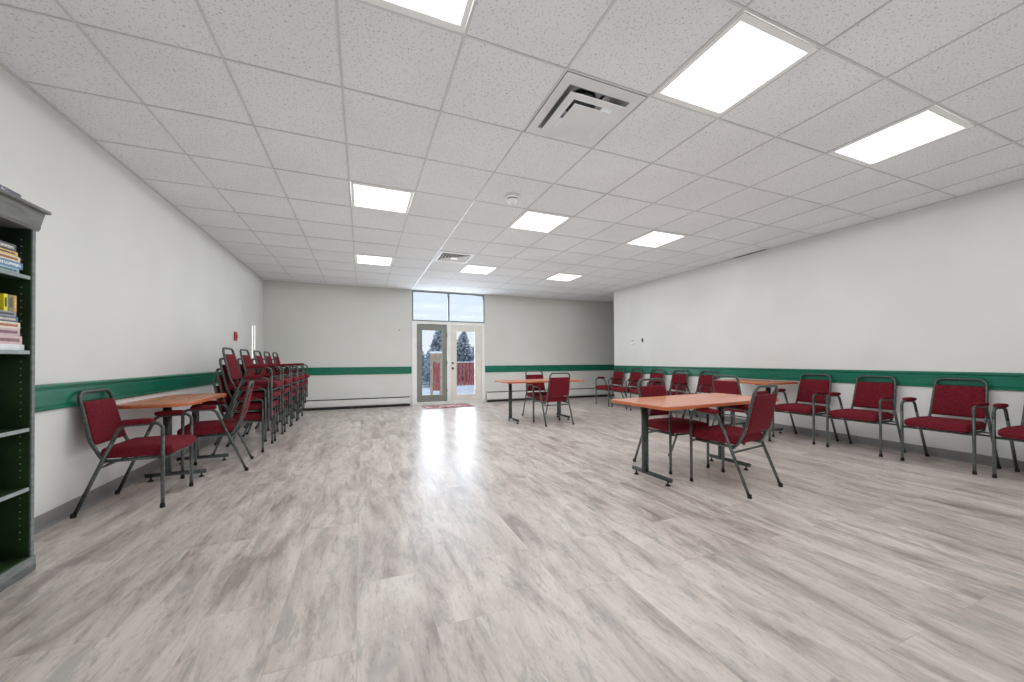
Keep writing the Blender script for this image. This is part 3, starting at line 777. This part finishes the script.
for k, (x, y, h, r, lb) in enumerate([(3.75, 19.5, 3.1, 1.15, 'tall snowy spruce behind the gate surround, seen through the left door'),
        (2.7, 20.5, 2.3, 1.0, 'shorter frosty spruce at the left edge of the left door glass'),
        (5.2, 20.0, 3.0, 1.0, 'tall frosted spruce rising above the red fence in the right door'),
        (6.4, 21.0, 2.5, 1.1, 'frosted spruce at the right edge of the right door glass'),
        (5.9, 18.6, 2.0, .9, 'small bushy frosted spruce directly behind the red fence'),
        (4.5, 21.5, 2.4, 1.1, 'frosted spruce between the two door leaves, far behind the fence'),
        (3.2, 17.8, 1.7, .8, 'small frosted spruce close behind the gate surround'),
        (3.0, 23.5, 3.0, 1.3, 'tall hazy spruce far back in the left part of the left door glass'),
        (4.6, 24.5, 2.9, 1.4, 'hazy far spruce behind the gate and the door mullion'),
        (6.3, 25.0, 3.0, 1.5, 'hazy far spruce behind the fence, left part of the right door glass'),
        (7.8, 25.5, 3.1, 1.5, 'hazy far spruce behind the fence at the right edge of the door glass')]):
    spruce(x, y, h, r, lb, k)

bm = bmesh.new(); box(bm, 3.30, 3.42, YF + .13, YF + .9, 1.93, 3.2); struct('sun_blocker', bm, M['wall_far'])  # unseen slab added outside to keep sun out of the transom
# ------------------------------------------------------------------ lamps
for i, j in LIGHTS:
    a2 = bpy.data.lights.new('panel_lamp', 'AREA'); a2.shape = 'SQUARE'; a2.size = 1.6; a2.energy = 13; a2.color = (.93, .97, 1.0)
    o2 = bpy.data.objects.new('panel_lamp', a2); COL.objects.link(o2); o2.location = (GX + (i + .5) * DX, GY + (j + .5) * DY, H - .03)
a2 = bpy.data.lights.new('ceiling_fill', 'AREA'); a2.shape = 'RECTANGLE'; a2.size = 7.8; a2.size_y = 11.6; a2.energy = 98; a2.color = (.93, .97, 1.0)  # added room-wide fill just below the ceiling, not a fixture
o2 = bpy.data.objects.new('ceiling_fill', a2); COL.objects.link(o2); o2.location = (2.0, 3.45, H - .06)
a2 = bpy.data.lights.new('daylight', 'AREA'); a2.shape = 'RECTANGLE'; a2.size = 1.7; a2.size_y = 2.5; a2.energy = 80; a2.color = (.82, .88, 1.0)
o2 = bpy.data.objects.new('daylight', a2); COL.objects.link(o2); o2.location = (2.08, YF + .3, 1.5); o2.rotation_euler = (-PI / 2, 0, 0)
al = bpy.data.lights.new('uplight_fill', 'AREA'); al.shape = 'RECTANGLE'; al.size = 7.6; al.size_y = 11.4; al.energy = 112; al.color = (.93, .97, 1.0)  # added upward fill at floor level, brightens the ceiling
ao = bpy.data.objects.new('uplight_fill', al); COL.objects.link(ao); ao.location = (2.0, 3.5, .04); ao.rotation_euler = (PI, 0, 0)

w = bpy.data.worlds.new('winter_sky'); SC.world = w; w.use_nodes = True
nt = w.node_tree; bg = nt.nodes['Background']
tc = nt.nodes.new('ShaderNodeTexCoord'); sp = nt.nodes.new('ShaderNodeSeparateXYZ'); nt.links.new(tc.outputs['Generated'], sp.inputs[0])
r = nt.nodes.new('ShaderNodeValToRGB'); e = r.color_ramp.elements
e[0].position = .0; e[0].color = (.90, .94, 1, 1); e[1].position = .5; e[1].color = (.62, .77, 1, 1)
x = e.new(.22); x.color = (.74, .85, 1, 1)
nt.links.new(sp.outputs['Z'], r.inputs['Fac']); nt.links.new(r.outputs['Color'], bg.inputs['Color'])
bg.inputs['Strength'].default_value = 1.02
s = bpy.data.lights.new('sun', 'SUN'); s.energy = 12; s.angle = math.radians(.5); s.color = (1, .95, .84)
so = bpy.data.objects.new('sun', s); COL.objects.link(so)
dv = Vector((-3.97, -.80, -.05)); so.rotation_euler = dv.to_track_quat('-Z', 'Y').to_euler(); so.location = (14, 12, 3)

# ------------------------------------------------------------------ camera
f, yaw, p, rl, sy = 373.62, .382, .008, .0043, 16.03
cam = bpy.data.cameras.new('camera'); co = bpy.data.objects.new('camera', cam); COL.objects.link(co)
F = Vector((math.sin(yaw) * math.cos(p), math.cos(yaw) * math.cos(p), math.sin(p)))
R0 = Vector((math.cos(yaw), -math.sin(yaw), 0)); U0 = R0.cross(F)
Rr = R0 * math.cos(rl) - U0 * math.sin(rl); U = R0 * math.sin(rl) + U0 * math.cos(rl)
mt = Matrix((( Rr.x, U.x, -F.x, 0), (Rr.y, U.y, -F.y, 0), (Rr.z, U.z, -F.z, 1.11375), (0, 0, 0, 1)))
co.matrix_world = mt
cam.sensor_fit = 'HORIZONTAL'; cam.sensor_width = 36; cam.lens = f / 1024 * 36; cam.shift_y = sy / 1024; cam.clip_start = .05; cam.clip_end = 200
SC.camera = co
SC.view_settings.view_transform = 'Standard'; SC.view_settings.look = 'None'; SC.view_settings.exposure = 0.07
